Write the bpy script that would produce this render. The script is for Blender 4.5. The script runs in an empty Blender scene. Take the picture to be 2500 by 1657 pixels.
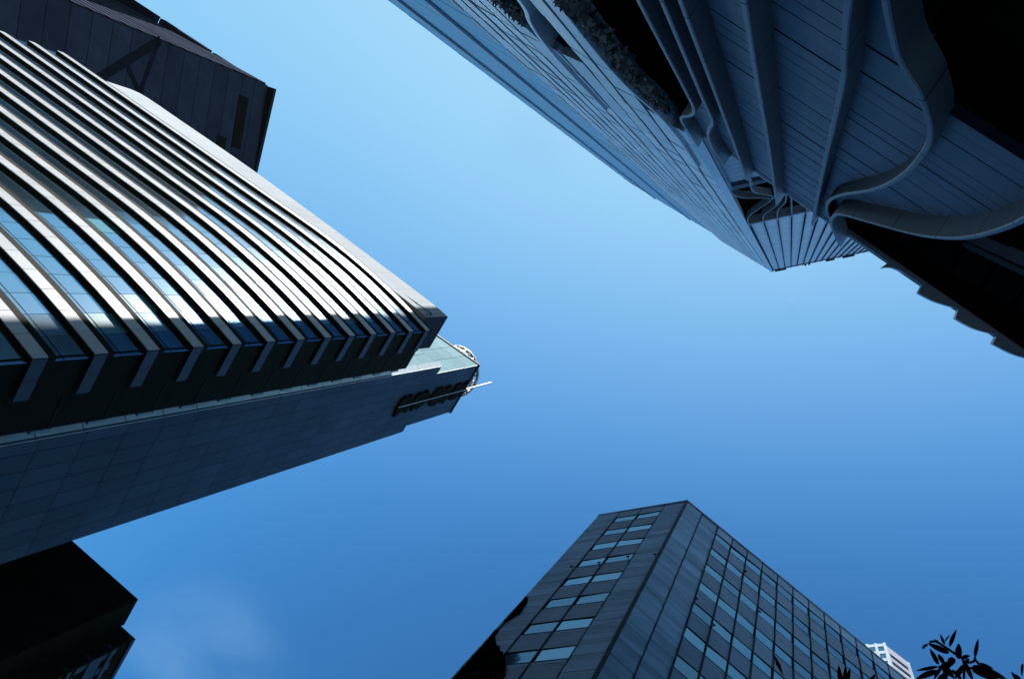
import bpy, math, random
from mathutils import Vector, Matrix
random.seed(7)
sc = bpy.context.scene
EYE = 1.6

# ------------------------------------------------------------------ camera
cam = bpy.data.cameras.new('camera'); cam.sensor_width = 36.0; cam.lens = 30.24
cam.clip_start = 0.05; cam.clip_end = 6000
co = bpy.data.objects.new('camera', cam); sc.collection.objects.link(co)
# columns: the camera's right / up / back axes in the world (street runs along X)
Rm = Matrix(((0.80170432, -0.54872811, 0.23699712),
             (-0.512361, -0.83508333, -0.20030485),
             (0.30782525, 0.03915718, -0.9506368)))
co.matrix_world = Matrix.Translation((0, 0, EYE)) @ Rm.to_4x4()
sc.camera = co

# ------------------------------------------------------------------ sky + sun
SUN = Vector((-0.316, -0.457, 0.831)).normalized()
w = bpy.data.worlds.new('World'); sc.world = w; w.use_nodes = True
nt = w.node_tree; nt.nodes.clear()
def N(tree, t, **k):
    n = tree.nodes.new(t)
    for a, v in k.items(): setattr(n, a, v)
    return n
sky = N(nt, 'ShaderNodeTexSky', sky_type='NISHITA', sun_disc=False)
sky.sun_elevation = math.asin(SUN.z); sky.sun_rotation = math.atan2(SUN.x, SUN.y)
sky.altitude = 0; sky.air_density = 1.0; sky.dust_density = 1.0; sky.ozone_density = 1.0
# film response of the sky: one curve for each channel, the same in every direction
EXPO = 1.5; SKY_STRENGTH = 0.10
sep = N(nt, 'ShaderNodeSeparateColor'); nt.links.new(sky.outputs[0], sep.inputs[0])
comb = N(nt, 'ShaderNodeCombineColor')
def mth(op, a, b, clamp=False):
    n = N(nt, 'ShaderNodeMath', operation=op, use_clamp=clamp)
    for i, v in enumerate((a, b)):
        if isinstance(v, (int, float)): n.inputs[i].default_value = v
        else: nt.links.new(v, n.inputs[i])
    return n.outputs[0]
SKYCURVE = ((1.03, 0.06, 0.80, 0.034, 0.415), (1.49, 0.07, 0.62, 0.148, 0.720), (2.64, 0.08, 0.42, 0.415, 0.955))   # toe, softness, slope, floor, ceiling
for i, (t0, sf, wd, fl0, top) in enumerate(SKYCURVE):
    x = mth('MINIMUM', mth('DIVIDE', mth('SUBTRACT', sep.outputs[i], t0), sf), 60.0)
    x = mth('LOGARITHM', mth('ADD', 1.0, mth('POWER', math.e, x)), math.e)
    x = mth('POWER', math.e, mth('MULTIPLY', x, -sf / wd))
    y = mth('MULTIPLY', mth('SUBTRACT', 1.0, x), (top - fl0) / (SKY_STRENGTH * 2 ** EXPO))
    y = mth('ADD', y, fl0 / (SKY_STRENGTH * 2 ** EXPO))
    nt.links.new(y, comb.inputs[i])
# two wisps of thin cloud
tc = N(nt, 'ShaderNodeTexCoord')
mp = N(nt, 'ShaderNodeMapping'); mp.inputs['Scale'].default_value = (2.4, 5.0, 3.0); mp.inputs['Rotation'].default_value = (0.3, 0.2, 1.3)
nz = N(nt, 'ShaderNodeTexNoise'); nz.inputs['Scale'].default_value = 2.2; nz.inputs['Detail'].default_value = 4; nz.inputs['Roughness'].default_value = 0.45
nt.links.new(tc.outputs['Generated'], mp.inputs[0]); nt.links.new(mp.outputs[0], nz.inputs[0])
mask = None
for (dx, dy, dz, rad, amt) in ((-0.2777, 0.6352, 0.7207, 0.125, 1.0), (-0.3316, -0.0064, 0.9434, 0.07, 0.30)):
    ds = N(nt, 'ShaderNodeVectorMath', operation='DISTANCE'); ds.inputs[1].default_value = (dx, dy, dz)
    nm = N(nt, 'ShaderNodeVectorMath', operation='NORMALIZE'); nt.links.new(tc.outputs['Generated'], nm.inputs[0]); nt.links.new(nm.outputs[0], ds.inputs[0])
    mr = N(nt, 'ShaderNodeMapRange', interpolation_type='SMOOTHSTEP'); mr.inputs['From Max'].default_value = rad; mr.inputs['To Min'].default_value = amt; mr.inputs['To Max'].default_value = 0.0
    nt.links.new(ds.outputs['Value'], mr.inputs['Value'])
    mask = mr.outputs[0] if mask is None else mth('ADD', mask, mr.outputs[0])
cr = N(nt, 'ShaderNodeMapRange'); cr.inputs['From Min'].default_value = 0.30; cr.inputs['From Max'].default_value = 0.75
nt.links.new(nz.outputs['Fac'], cr.inputs['Value'])
mx = N(nt, 'ShaderNodeMix', data_type='RGBA'); k_ = 1 / (SKY_STRENGTH * 2 ** EXPO); mx.inputs[7].default_value = (0.25 * k_, 0.50 * k_, 0.85 * k_, 1)
nt.links.new(mth('MULTIPLY', mask, cr.outputs[0], True), mx.inputs[0]); nt.links.new(comb.outputs[0], mx.inputs[6])
bg = N(nt, 'ShaderNodeBackground'); bg.inputs[1].default_value = SKY_STRENGTH
nt.links.new(mx.outputs[2], bg.inputs[0])
wo = N(nt, 'ShaderNodeOutputWorld'); nt.links.new(bg.outputs[0], wo.inputs[0])

sl = bpy.data.lights.new('sun', 'SUN'); sl.energy = 5.0; sl.angle = math.radians(0.55); sl.color = (1.0, 0.975, 0.94)
so = bpy.data.objects.new('sun', sl); sc.collection.objects.link(so)
so.rotation_euler = (-SUN).to_track_quat('-Z', 'Y').to_euler(); so.location = (0, 0, 400)

sc.cycles.sample_clamp_direct = 1.6; sc.cycles.sample_clamp_indirect = 2.0
vs = sc.view_settings
vs.view_transform = 'Standard'; vs.look = 'None'; vs.gamma = 1.0; vs.exposure = EXPO; vs.use_curve_mapping = False

# ------------------------------------------------------------------ materials
def material(name, col, rough=0.7, metal=0.0, var=0.12, scale=0.6, streak=(1, 1, 1), bump=0.0, bscale=8.0, spec=0.5, rnd=0.0):
    m = bpy.data.materials.new(name); m.use_nodes = True
    t = m.node_tree; p = t.nodes['Principled BSDF']
    p.inputs['Roughness'].default_value = rough; p.inputs['Metallic'].default_value = metal
    p.inputs['Specular IOR Level'].default_value = spec
    g = N(t, 'ShaderNodeNewGeometry'); mpn = N(t, 'ShaderNodeMapping'); mpn.inputs['Scale'].default_value = streak
    t.links.new(g.outputs['Position'], mpn.inputs[0])
    n = N(t, 'ShaderNodeTexNoise'); n.inputs['Scale'].default_value = scale; n.inputs['Detail'].default_value = 6; n.inputs['Roughness'].default_value = 0.6
    t.links.new(mpn.outputs[0], n.inputs[0])
    r = N(t, 'ShaderNodeMapRange'); r.inputs['From Min'].default_value = 0.25; r.inputs['From Max'].default_value = 0.75
    r.inputs['To Min'].default_value = 1 - var; r.inputs['To Max'].default_value = 1 + var
    t.links.new(n.outputs['Fac'], r.inputs['Value'])
    val = r.outputs[0]
    if rnd:
        oi = N(t, 'ShaderNodeObjectInfo'); rr = N(t, 'ShaderNodeMapRange')
        rr.inputs['To Min'].default_value = 1 - rnd; rr.inputs['To Max'].default_value = 1 + rnd
        t.links.new(oi.outputs['Random'], rr.inputs['Value'])
        mm = N(t, 'ShaderNodeMath', operation='MULTIPLY'); t.links.new(val, mm.inputs[0]); t.links.new(rr.outputs[0], mm.inputs[1]); val = mm.outputs[0]
    mul = N(t, 'ShaderNodeVectorMath', operation='SCALE'); mul.inputs[0].default_value = col
    t.links.new(val, mul.inputs['Scale']); t.links.new(mul.outputs[0], p.inputs['Base Color'])
    if bump:
        n2 = N(t, 'ShaderNodeTexNoise'); n2.inputs['Scale'].default_value = bscale; n2.inputs['Detail'].default_value = 4
        t.links.new(g.outputs['Position'], n2.inputs[0])
        b = N(t, 'ShaderNodeBump'); b.inputs['Strength'].default_value = bump; b.inputs['Distance'].default_value = 0.05
        t.links.new(n2.outputs['Fac'], b.inputs['Height']); t.links.new(b.outputs[0], p.inputs['Normal'])
    return m

def glass(name, body, refl, sharp=0.03, haze=0.0, hrough=0.3, mirror=0.6, wave=0.0, rnd=0.15):
    """coated architectural glass: a dark room behind, a mirror-like coat, a little haze"""
    m = bpy.data.materials.new(name); m.use_nodes = True
    t = m.node_tree; t.nodes.clear()
    out = N(t, 'ShaderNodeOutputMaterial')
    d = N(t, 'ShaderNodeBsdfDiffuse')
    oi = N(t, 'ShaderNodeObjectInfo'); rr = N(t, 'ShaderNodeMapRange')
    rr.inputs['To Min'].default_value = 1 - rnd; rr.inputs['To Max'].default_value = 1 + rnd
    t.links.new(oi.outputs['Random'], rr.inputs['Value'])
    sv = N(t, 'ShaderNodeVectorMath', operation='SCALE'); sv.inputs[0].default_value = body
    t.links.new(rr.outputs[0], sv.inputs['Scale']); t.links.new(sv.outputs[0], d.inputs[0])
    g = N(t, 'ShaderNodeBsdfGlossy'); g.inputs['Roughness'].default_value = sharp; g.inputs['Color'].default_value = (*refl, 1)
    lw = N(t, 'ShaderNodeFresnel'); lw.inputs['IOR'].default_value = 1.5
    ad = N(t, 'ShaderNodeMath', operation='ADD', use_clamp=True); ad.inputs[1].default_value = mirror
    t.links.new(lw.outputs[0], ad.inputs[0])
    mix = N(t, 'ShaderNodeMixShader'); t.links.new(ad.outputs[0], mix.inputs[0]); t.links.new(d.outputs[0], mix.inputs[1]); t.links.new(g.outputs[0], mix.inputs[2])
    last = mix
    if haze:
        h = N(t, 'ShaderNodeBsdfGlossy'); h.inputs['Roughness'].default_value = hrough; h.inputs['Color'].default_value = (0.95, 0.97, 0.97, 1)
        m2 = N(t, 'ShaderNodeMixShader'); m2.inputs[0].default_value = haze
        t.links.new(mix.outputs[0], m2.inputs[1]); t.links.new(h.outputs[0], m2.inputs[2]); last = m2
    if wave:
        ge = N(t, 'ShaderNodeNewGeometry'); n2 = N(t, 'ShaderNodeTexNoise'); n2.inputs['Scale'].default_value = 0.7; n2.inputs['Detail'].default_value = 1
        t.links.new(ge.outputs['Position'], n2.inputs[0])
        b = N(t, 'ShaderNodeBump'); b.inputs['Strength'].default_value = wave; b.inputs['Distance'].default_value = 0.05
        t.links.new(n2.outputs['Fac'], b.inputs['Height']); t.links.new(b.outputs[0], g.inputs['Normal'])
    t.links.new(last.outputs[0], out.inputs[0])
    return m

M = {}
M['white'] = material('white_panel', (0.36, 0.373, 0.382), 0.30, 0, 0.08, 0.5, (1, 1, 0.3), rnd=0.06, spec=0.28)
M['parapet'] = material('parapet_panel', (0.33, 0.355, 0.375), 0.6, 0, 0.06, 0.3, rnd=0.03, spec=0.0)
M['soffit'] = material('dark_bronze', (0.012, 0.012, 0.008), 0.8, 0, 0.2, 0.8, spec=0.05)
M['frame'] = material('dark_frame', (0.016, 0.018, 0.018), 0.7, 0, 0.15, 2.0, spec=0.1)
M['tglass'] = glass('blue_glass', (0.014, 0.048, 0.050), (0.36, 0.63, 0.84), 0.09, 0.014, 0.33, 0.62, 0.06, 0.2)
M['blind'] = glass('blind_glass', (0.05, 0.19, 0.20), (0.4, 0.65, 0.8), 0.03, 0.04, 0.3, 0.30, 0.04)
M['dglass'] = glass('dark_glass', (0.006, 0.007, 0.007), (0.3, 0.4, 0.5), 0.08, 0, 0.3, 0.02, 0.05)
M['cglass'] = glass('window_glass', (0.012, 0.024, 0.034), (0.25, 0.42, 0.54), 0.03, 0, 0.3, 0.38, 0.14, 0.6)
M['cblind'] = glass('window_blind', (0.05, 0.075, 0.095), (0.25, 0.42, 0.54), 0.05, 0, 0.3, 0.22, 0.14, 0.7)
M['rglass'] = glass('curtain_glass', (0.015, 0.04, 0.07), (0.26, 0.40, 0.52), 0.12, 0.0, 0.35, 0.12, 0.06)
M['lime'] = material('limestone', (0.17, 0.24, 0.32), 0.62, 0, 0.14, 0.35, (1, 1, 0.25), 0.15, 6, rnd=0.10)
M['limerib'] = material('limestone_rib', (0.235, 0.335, 0.45), 0.30, 0, 0.18, 0.5, (1, 1, 0.3), 0.12, 3, rnd=0.2, spec=0.8)
M['midpanel'] = material('mid_panel', (0.17, 0.26, 0.40), 0.5, 0, 0.1, 0.5, rnd=0.08)
M['return'] = material('shaded_white_panel', (0.020, 0.024, 0.038), 0.5, 0, 0.1, 0.5, rnd=0.08)  # white band panel with the end wall's shade put into its colour
M['strip'] = material('lit_corner_strip', (0.74, 0.78, 0.80), 0.3, 0, 0.08, 0.5, rnd=0.08)  # pale base colour carries the bright slab edge and the glass reflections
M['plank'] = material('stone_plank', (0.076, 0.125, 0.21), 0.55, 0, 0.14, 0.8, (0.4, 1, 3), 0.12, 10, rnd=0.10)
M['bladestone'] = material('blade_stone', (0.052, 0.067, 0.095), 0.45, 0, 0.14, 0.5, (1, 1, 0.3), 0.1, 6, rnd=0.08, spec=0.7)
M['chamfer'] = material('pale_panel', (0.34, 0.50, 0.68), 0.45, 0, 0.08, 0.4, (1, 1, 0.5), rnd=0.06)
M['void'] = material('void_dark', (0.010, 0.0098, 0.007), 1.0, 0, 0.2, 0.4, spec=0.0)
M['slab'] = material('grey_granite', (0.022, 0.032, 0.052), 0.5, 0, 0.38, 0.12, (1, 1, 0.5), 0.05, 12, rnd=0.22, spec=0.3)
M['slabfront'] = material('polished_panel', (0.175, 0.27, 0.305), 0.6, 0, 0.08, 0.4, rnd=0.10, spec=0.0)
M['cstone'] = material('ribbed_granite', (0.25, 0.36, 0.515), 0.7, 0, 0.20, 0.8, (0.8, 0.8, 1.6), 0.25, 9, rnd=0.2, spec=0.2)
M['cspan'] = material('spandrel_stone', (0.19, 0.25, 0.365), 0.65, 0, 0.22, 0.8, (1, 1, 3.0), 0.15, 9, rnd=0.12, spec=0.2)
M['dpanel'] = material('charcoal_panel', (0.033, 0.039, 0.058), 0.6, 0, 0.2, 0.25, (1, 1, 1), rnd=0.16, spec=0.0)
M['dark_bar'] = material('dark_bar_panel', (0.015, 0.017, 0.022), 0.8, 0, 0.2, 0.4, spec=0.0)  # near-black, also for the dark reflections laid on the charcoal tower
M['bronze'] = material('bronze_panel', (0.015, 0.0145, 0.011), 1.0, 0, 0.25, 0.3, rnd=0.2, spec=0.0)
M['letter'] = material('sign_bronze', (0.008, 0.0075, 0.004), 0.9, 0, 0.2, 1.0, spec=0.05)
M['metal'] = material('pale_metal', (0.45, 0.45, 0.45), 0.35, 0.2, 0.06, 2.0)
M['leaf'] = material('shadow_leaf', (0.014, 0.017, 0.007), 0.8, 0, 0.3, 6.0, rnd=0.25, spec=0.05)
M['shrub'] = material('shrub_leaf', (0.13, 0.165, 0.20), 0.7, 0, 0.3, 3.0, spec=0.1)
M['bark'] = material('bark', (0.05, 0.04, 0.028), 0.9, 0, 0.3, 4.0, (3, 3, 0.6), 0.6, 14, spec=0.1)
M['asphalt'] = material('asphalt', (0.05, 0.05, 0.052), 0.9, 0, 0.2, 3.0, bump=0.3, bscale=60)
M['paving'] = material('paving', (0.12, 0.12, 0.115), 0.8, 0, 0.18, 1.2, bump=0.2, bscale=20)
M['ground'] = material('ground', (0.07, 0.07, 0.068), 0.9, 0, 0.25, 0.2)
M['paint'] = material('road_paint', (0.7, 0.7, 0.68), 0.7, 0, 0.15, 3.0)
M['roof'] = material('roof_membrane', (0.10, 0.10, 0.10), 0.9, 0, 0.2, 0.6)
M['bgwhite'] = material('white_render', (0.24, 0.30, 0.35), 0.6, 0, 0.05, 0.4, spec=0.0)
M['bggrey'] = material('grey_render', (0.16, 0.16, 0.20), 0.7, 0, 0.08, 0.4)

# ------------------------------------------------------------------ mesh helpers
COL = sc.collection
class MB:
    def __init__(s): s.v = []; s.f = []
    def box(s, x0, x1, y0, y1, z0, z1):
        b = len(s.v)
        s.v += [(x0, y0, z0), (x1, y0, z0), (x1, y1, z0), (x0, y1, z0), (x0, y0, z1), (x1, y0, z1), (x1, y1, z1), (x0, y1, z1)]
        s.f += [tuple(b + i for i in q) for q in ((0, 3, 2, 1), (4, 5, 6, 7), (0, 1, 5, 4), (1, 2, 6, 5), (2, 3, 7, 6), (3, 0, 4, 7))]
        return s
    def prism(s, poly, z0, z1):
        a = sum(poly[i][0] * poly[(i + 1) % len(poly)][1] - poly[(i + 1) % len(poly)][0] * poly[i][1] for i in range(len(poly)))
        if a < 0: poly = poly[::-1]
        b = len(s.v); n = len(poly)
        s.v += [(x, y, z0) for x, y in poly] + [(x, y, z1) for x, y in poly]
        s.f.append(tuple(range(b + n - 1, b - 1, -1))); s.f.append(tuple(range(b + n, b + 2 * n)))
        for i in range(n):
            j = (i + 1) % n; s.f.append((b + i, b + j, b + n + j, b + n + i))
        return s
    def bar(s, p, q, r, n=6, r2=None):
        p = Vector(p); q = Vector(q); d = (q - p).normalized(); r2 = r if r2 is None else r2
        u = d.orthogonal().normalized(); v = d.cross(u); b = len(s.v)
        for c, rr in ((p, r), (q, r2)):
            for i in range(n):
                a = 2 * math.pi * i / n; s.v.append(tuple(c + u * (rr * math.cos(a)) + v * (rr * math.sin(a))))
        for i in range(n):
            j = (i + 1) % n; s.f.append((b + i, b + j, b + n + j, b + n + i))
        s.f.append(tuple(range(b + n - 1, b - 1, -1))); s.f.append(tuple(range(b + n, b + 2 * n)))
        return s
    def loft(s, rings, closed=True, caps=True):
        b = len(s.v); n = len(rings[0])
        for r in rings: s.v += [tuple(p) for p in r]
        m = n if closed else n - 1
        for k in range(len(rings) - 1):
            for i in range(m):
                j = (i + 1) % n; a = b + k * n
                s.f.append((a + i, a + j, a + n + j, a + n + i))
        if caps and closed:
            s.f.append(tuple(range(b + n - 1, b - 1, -1))); e = b + (len(rings) - 1) * n
            s.f.append(tuple(range(e, e + n)))
        return s
    def mesh(s, name, mat, smooth=False):
        me = bpy.data.meshes.new(name); me.from_pydata(s.v, [], s.f); me.materials.append(mat)
        if smooth: me.polygons.foreach_set('use_smooth', [True] * len(me.polygons))
        me.update(); return me
    def build(s, name, mat, parent=None, smooth=False, loc=None):
        return link(name, s.mesh(name, mat, smooth), parent, loc)
def link(name, me, parent=None, loc=None, rot=None):
    o = bpy.data.objects.new(name, me); COL.objects.link(o)
    if parent is not None:
        o.parent = parent
    if loc is not None:
        p = parent.location if parent is not None else Vector((0, 0, 0))
        o.location = Vector(loc) - ROOT.get(parent.name, Vector((0, 0, 0))) if parent is not None else loc
    elif parent is not None:
        o.location = -ROOT.get(parent.name, Vector((0, 0, 0)))
    if rot is not None: o.rotation_euler = rot
    return o
ROOT = {}
def thing(name, loc, label, cat, group=None):
    o = bpy.data.objects.new(name, None); COL.objects.link(o); o.location = loc; o.empty_display_size = 1
    ROOT[o.name] = Vector(loc); o['label'] = label; o['category'] = cat
    if group: o['group'] = group
    return o
def sub(o):
    """remember where a part sits so that its own pieces can be given in world coordinates"""
    ROOT[o.name] = Vector((0, 0, 0)) + ROOT[o.parent.name] + o.location if o.parent else o.location
    return o
def structure(o): o['kind'] = 'structure'; return o
def boxmesh(name, mat, sx, sy, sz):
    """a box centred on its origin"""
    return MB().box(-sx / 2, sx / 2, -sy / 2, sy / 2, -sz / 2, sz / 2).mesh(name, mat)
def spline(P, n=6):
    out = []
    for i in range(len(P) - 1):
        p0 = P[max(i - 1, 0)]; p1 = P[i]; p2 = P[i + 1]; p3 = P[min(i + 2, len(P) - 1)]
        for k in range(n):
            t = k / n
            out.append(tuple(0.5 * (2 * b + (c - a) * t + (2 * a - 5 * b + 4 * c - d) * t * t + (3 * b - a - 3 * c + d) * t ** 3) for a, b, c, d in zip(p0, p1, p2, p3)))
    out.append(tuple(P[-1])); return out
H = lambda h: h + EYE     # heights below are measured from the eye

# ------------------------------------------------------------------ ground, street
structure(MB().prism([(-1500, -1500), (1500, -1500), (1500, 1500), (-1500, 1500)], -1.0, -0.14).build('ground', M['ground']))
structure(MB().box(-400, 300, 5.2, 15.2, -0.12, -0.11).build('road', M['asphalt']))
structure(MB().box(-31, -6.5, 15.2, 300, -0.12, -0.11).build('side_road', M['asphalt']))
pv = structure(MB().box(-400, 300, -70, 5.0, -0.13, 0.0).build('pavement', M['paving']))
pv2 = structure(MB().box(-400, -31.2, 15.4, 75, -0.13, 0.0).build('far_pavement', M['paving']))
pv3 = structure(MB().box(-6.3, 300, 15.4, 75, -0.13, 0.0).build('corner_pavement', M['paving']))
for o, (x0, x1, y0, y1) in ((pv, (-400, 300, 5.0, 5.2)), (pv2, (-400, -31.2, 15.2, 15.4)), (pv3, (-6.3, 300, 15.2, 15.4))):
    MB().box(x0, x1, y0, y1, -0.13, 0.012).build('kerb', M['paving'], o)
mk = MB()
for i in range(60): mk.box(-180 + i * 6, -177.5 + i * 6, 10.1, 10.25, -0.106, -0.104)
structure(mk.build('lane_marking', M['paint']))

# ------------------------------------------------------------------ banded office tower (left)
def yc(x): return 21.8 + (0.0058 * (x + 52) ** 2 if x > -52 else 0.0)
lt = thing('banded_tower', (-64, 26, 0), 'curved office tower striped with sunlit white bands and blue glass', 'tower')
XC, XL = -32.1, -97.4
# points along the facade at equal arc length from the corner
def walk(step):
    P = [(XC, yc(XC))]; x = XC; acc = 0.0; px, py = P[0]
    while x > XL:
        x -= 0.02; y = yc(x); acc += math.hypot(x - px, y - py); px, py = x, y
        if acc >= step: P.append((x, y)); acc -= step
    return P
PW = 1.9
cols = walk(PW)
fine = [P for P in walk(0.95)]
FLOORS = [92 - 4.52 * k for k in range(21)]
def sweep(pts, prof):
    """prof: (offset behind the facade line, height) polygon swept along plan points"""
    m = MB(); rings = []
    for i, (x, y) in enumerate(pts):
        s = 2 * 0.0058 * max(0.0, x + 52); l = math.hypot(1, s); nx, ny = -s / l, 1 / l
        rings.append([(x + nx * o, y + ny * o, h) for o, h in prof])
    return m.loft(rings)
core = [(x, yc(x) + 0.75) for x, y in fine]
core[0] = (XC - 0.35, core[0][1])
MB().prism(core + [(XL, 29.8), (XC - 0.35, 29.8)], 0, H(93.2)).build('core_wall', M['soffit'], lt)
pane_me = boxmesh('pane', M['tglass'], PW - 0.05, 0.05, 2.70)
blind_me = boxmesh('pane', M['blind'], PW - 0.05, 0.05, 2.70)
panel_me = boxmesh('band_panel', M['white'], PW - 0.04, 0.06, 1.06)
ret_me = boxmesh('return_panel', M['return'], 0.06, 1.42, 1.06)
rest_p, rest_w = MB(), MB()
rr = random.Random(3)
npane = 0
cells = []
for k, c in enumerate(FLOORS):
    if c < 3: continue
    lg = sweep(fine, [(0.07, H(c - 0.53)), (0.07, H(c + 1.20)), (0.9, H(c + 1.20)), (0.9, H(c - 0.53))]).build('floor_ledge', M['soffit'], lt)
    if k: sweep(fine, [(0.315, H(c + 1.86)), (0.315, H(c + 1.90)), (0.35, H(c + 1.90)), (0.35, H(c + 1.86))]).build('transom', M['frame'], lt)
    for j in range(len(cols) - 1):
        (x0, y0), (x1, y1) = cols[j], cols[j + 1]
        mx_, my_ = (x0 + x1) / 2, (y0 + y1) / 2
        ang = math.atan2(y0 - y1, x0 - x1)
        nx, ny = -math.sin(ang), math.cos(ang)        # into the building
        dist = math.hypot(math.hypot(mx_, my_), c)
        cells.append((dist, k, c, mx_, my_, nx, ny, ang, j))
# the largest in the picture: those inside the frame and nearest
def in_frame(x, y, h):
    v = Rm.transposed() @ Vector((x, y, h))
    if v.z >= 0: return False
    return abs(v.x / -v.z) < 0.615 and abs(v.y / -v.z) < 0.41
cells.sort(key=lambda q: (not in_frame(q[3], q[4], q[2]), q[0]))
BLIND = {(9, 7): 1, (10, 2): 1, (4, 1): 1, (11, 1): 1}
for i, (dist, k, c, mx_, my_, nx, ny, ang, j) in enumerate(cells):
    if i < 300:
        link('band_panel', panel_me, lt, (mx_ + nx * 0.03, my_ + ny * 0.03, H(c)), (0, 0, ang))
        if k > 0:
            bl = blind_me if (k, j) in BLIND else pane_me
            link('pane', bl, lt, (mx_ + nx * 0.36, my_ + ny * 0.36, H(c + 2.585)), (rr.gauss(0, 0.0022), 0, ang + rr.gauss(0, 0.003)))
    else:
        for mb, off, hz, sz, th in ((rest_w, 0.03, c, 1.06, 0.03), (rest_p, 0.36, c + 2.585, 2.70, 0.025)):
            if mb is rest_p and (k == 0): continue
            t = Vector((math.cos(ang), math.sin(ang))); hw = (PW - 0.04) / 2
            a = [(mx_ + nx * (off + s2 * th) + t.x * s1 * hw, my_ + ny * (off + s2 * th) + t.y * s1 * hw) for s1, s2 in ((-1, -1), (1, -1), (1, 1), (-1, 1))]
            mb.prism(a, H(hz - sz / 2), H(hz + sz / 2))
o = rest_w.build('band_panels_far', M['white'], lt); o['kind'] = 'stuff'
o = rest_p.build('panes_far', M['tglass'], lt); o['kind'] = 'stuff'
# returns of the bands round the corner, the end wall's shade put into their colour
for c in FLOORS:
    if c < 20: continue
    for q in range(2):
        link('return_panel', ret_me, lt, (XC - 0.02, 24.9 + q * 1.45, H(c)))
MB().box(XC - 0.36, XC - 0.30, 24.3, 29.75, 0, H(93.0)).build('end_glass', M['soffit'], lt)
for k in range(20):
    MB().box(XC - 0.31, XC - 0.25, 27.4, 29.7, H(5 + 4.52 * k), H(5.12 + 4.52 * k)).build('end_mullion', M['frame'], lt)
# parapet screen on the roof
PPX = [(-94.2, 23.32), (-89.5, 22.12), (-80.8, 22.0), (-69.1, 21.98), (-61.1, 22.15), (-54.2, 22.32), (-49.2, 22.5), (-36.6, 23.02), (-33.54, 23.32)]
pp = MB().prism([(x, y + 0.06) for x, y in PPX] + [(-33.56, 27.95), (-94.2, 27.95)], H(93.5), H(99.95)).build('parapet', M['parapet'], lt)
tot = spline(PPX, 4)
for (x0, y0), (x1, y1) in zip(tot, tot[1:]):
    gx = 0.012 * (x1 - x0) / math.hypot(x1 - x0, y1 - y0)
    MB().prism([(x0 + gx, y0), (x1 - gx, y1), (x1 - gx, y1 + 0.06), (x0 + gx, y0 + 0.06)], H(93.4), H(100.0)).build('parapet_panel', M['parapet'], pp)
MB().box(-33.54, -33.50, 23.30, 27.95, H(93.1), H(100.03)).build('parapet_end', M['dpanel'], pp)
# window-cleaning rail in front of the parapet
rl = MB()
rl.bar((-46, 22.95, H(95.2)), (-33.9, 23.0, H(95.2)), 0.05)
rl.bar((-46, 22.95, H(94.6)), (-38, 22.98, H(94.6)), 0.04)
for x in (-44, -42, -40, -37.2, -33.95): rl.bar((x, 22.97, H(95.2)), (x, 23.27, H(94.1)), 0.035)
rl.bar((-33.9, 23.0, H(95.2)), (-33.8, 24.6, H(95.2)), 0.07)
rl.build('cleaning_rail', M['frame'], lt)
# small sunlit fins along the back edge of the end wall
for i in range(12):
    MB().box(-32.62, -32.40, 29.82, 30.02, H(40 + i * 4.5), H(41.6 + i * 4.5)).build('edge_fin', M['slabfront'], lt)

# ------------------------------------------------------------------ granite slab tower behind it
st = thing('granite_slab_tower', (-45, 37, 0), 'dark panelled slab tower carrying dark sign letters, crown ring and mast', 'tower')
MB().box(-80, -33.66, 31.60, 42.55, 0, H(108.9)).build('lower_wall', M['frame'], st)
MB().box(-80, -33.66, 32.76, 41.55, H(108.9), H(125)).build('upper_wall', M['frame'], st)
ys = [31.55, 32.7, 34.17, 35.6, 37.05, 38.5, 39.9, 41.25, 42.6]
ph = 3.92
meshes = {}
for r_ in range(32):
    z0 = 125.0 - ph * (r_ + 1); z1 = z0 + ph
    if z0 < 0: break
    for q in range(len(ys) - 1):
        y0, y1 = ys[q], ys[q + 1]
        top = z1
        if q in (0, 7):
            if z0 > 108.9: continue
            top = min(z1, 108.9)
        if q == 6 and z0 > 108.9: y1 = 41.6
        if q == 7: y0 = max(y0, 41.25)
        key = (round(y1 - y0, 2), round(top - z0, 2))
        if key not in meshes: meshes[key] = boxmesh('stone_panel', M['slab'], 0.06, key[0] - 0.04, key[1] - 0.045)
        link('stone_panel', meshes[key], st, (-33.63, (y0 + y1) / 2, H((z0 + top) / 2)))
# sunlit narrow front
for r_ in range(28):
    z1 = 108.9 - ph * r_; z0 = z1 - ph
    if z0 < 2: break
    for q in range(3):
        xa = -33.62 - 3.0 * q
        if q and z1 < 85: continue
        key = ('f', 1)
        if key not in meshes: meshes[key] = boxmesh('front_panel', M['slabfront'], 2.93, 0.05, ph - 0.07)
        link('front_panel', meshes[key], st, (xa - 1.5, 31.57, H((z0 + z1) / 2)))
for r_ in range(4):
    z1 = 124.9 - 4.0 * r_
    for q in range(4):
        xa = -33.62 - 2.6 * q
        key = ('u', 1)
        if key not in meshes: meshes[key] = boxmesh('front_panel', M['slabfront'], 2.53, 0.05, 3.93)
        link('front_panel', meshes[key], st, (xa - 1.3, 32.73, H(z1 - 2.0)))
MB().box(-80, -33.45, 32.55, 41.75, H(125.02), H(125.5)).build('roof_cap', M['frame'], st)
stm = boxmesh('lit_corner_strip', M['strip'], 0.86, 0.06, ph - 0.09)  # bright edge put into pale panels, the corner itself lies in shade
for r_ in range(26):
    link('lit_corner_strip', stm, st, (-33.92, 31.42, H(108.9 - ph * r_ - ph / 2)), (0, 0, math.radians(40)))
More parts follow.
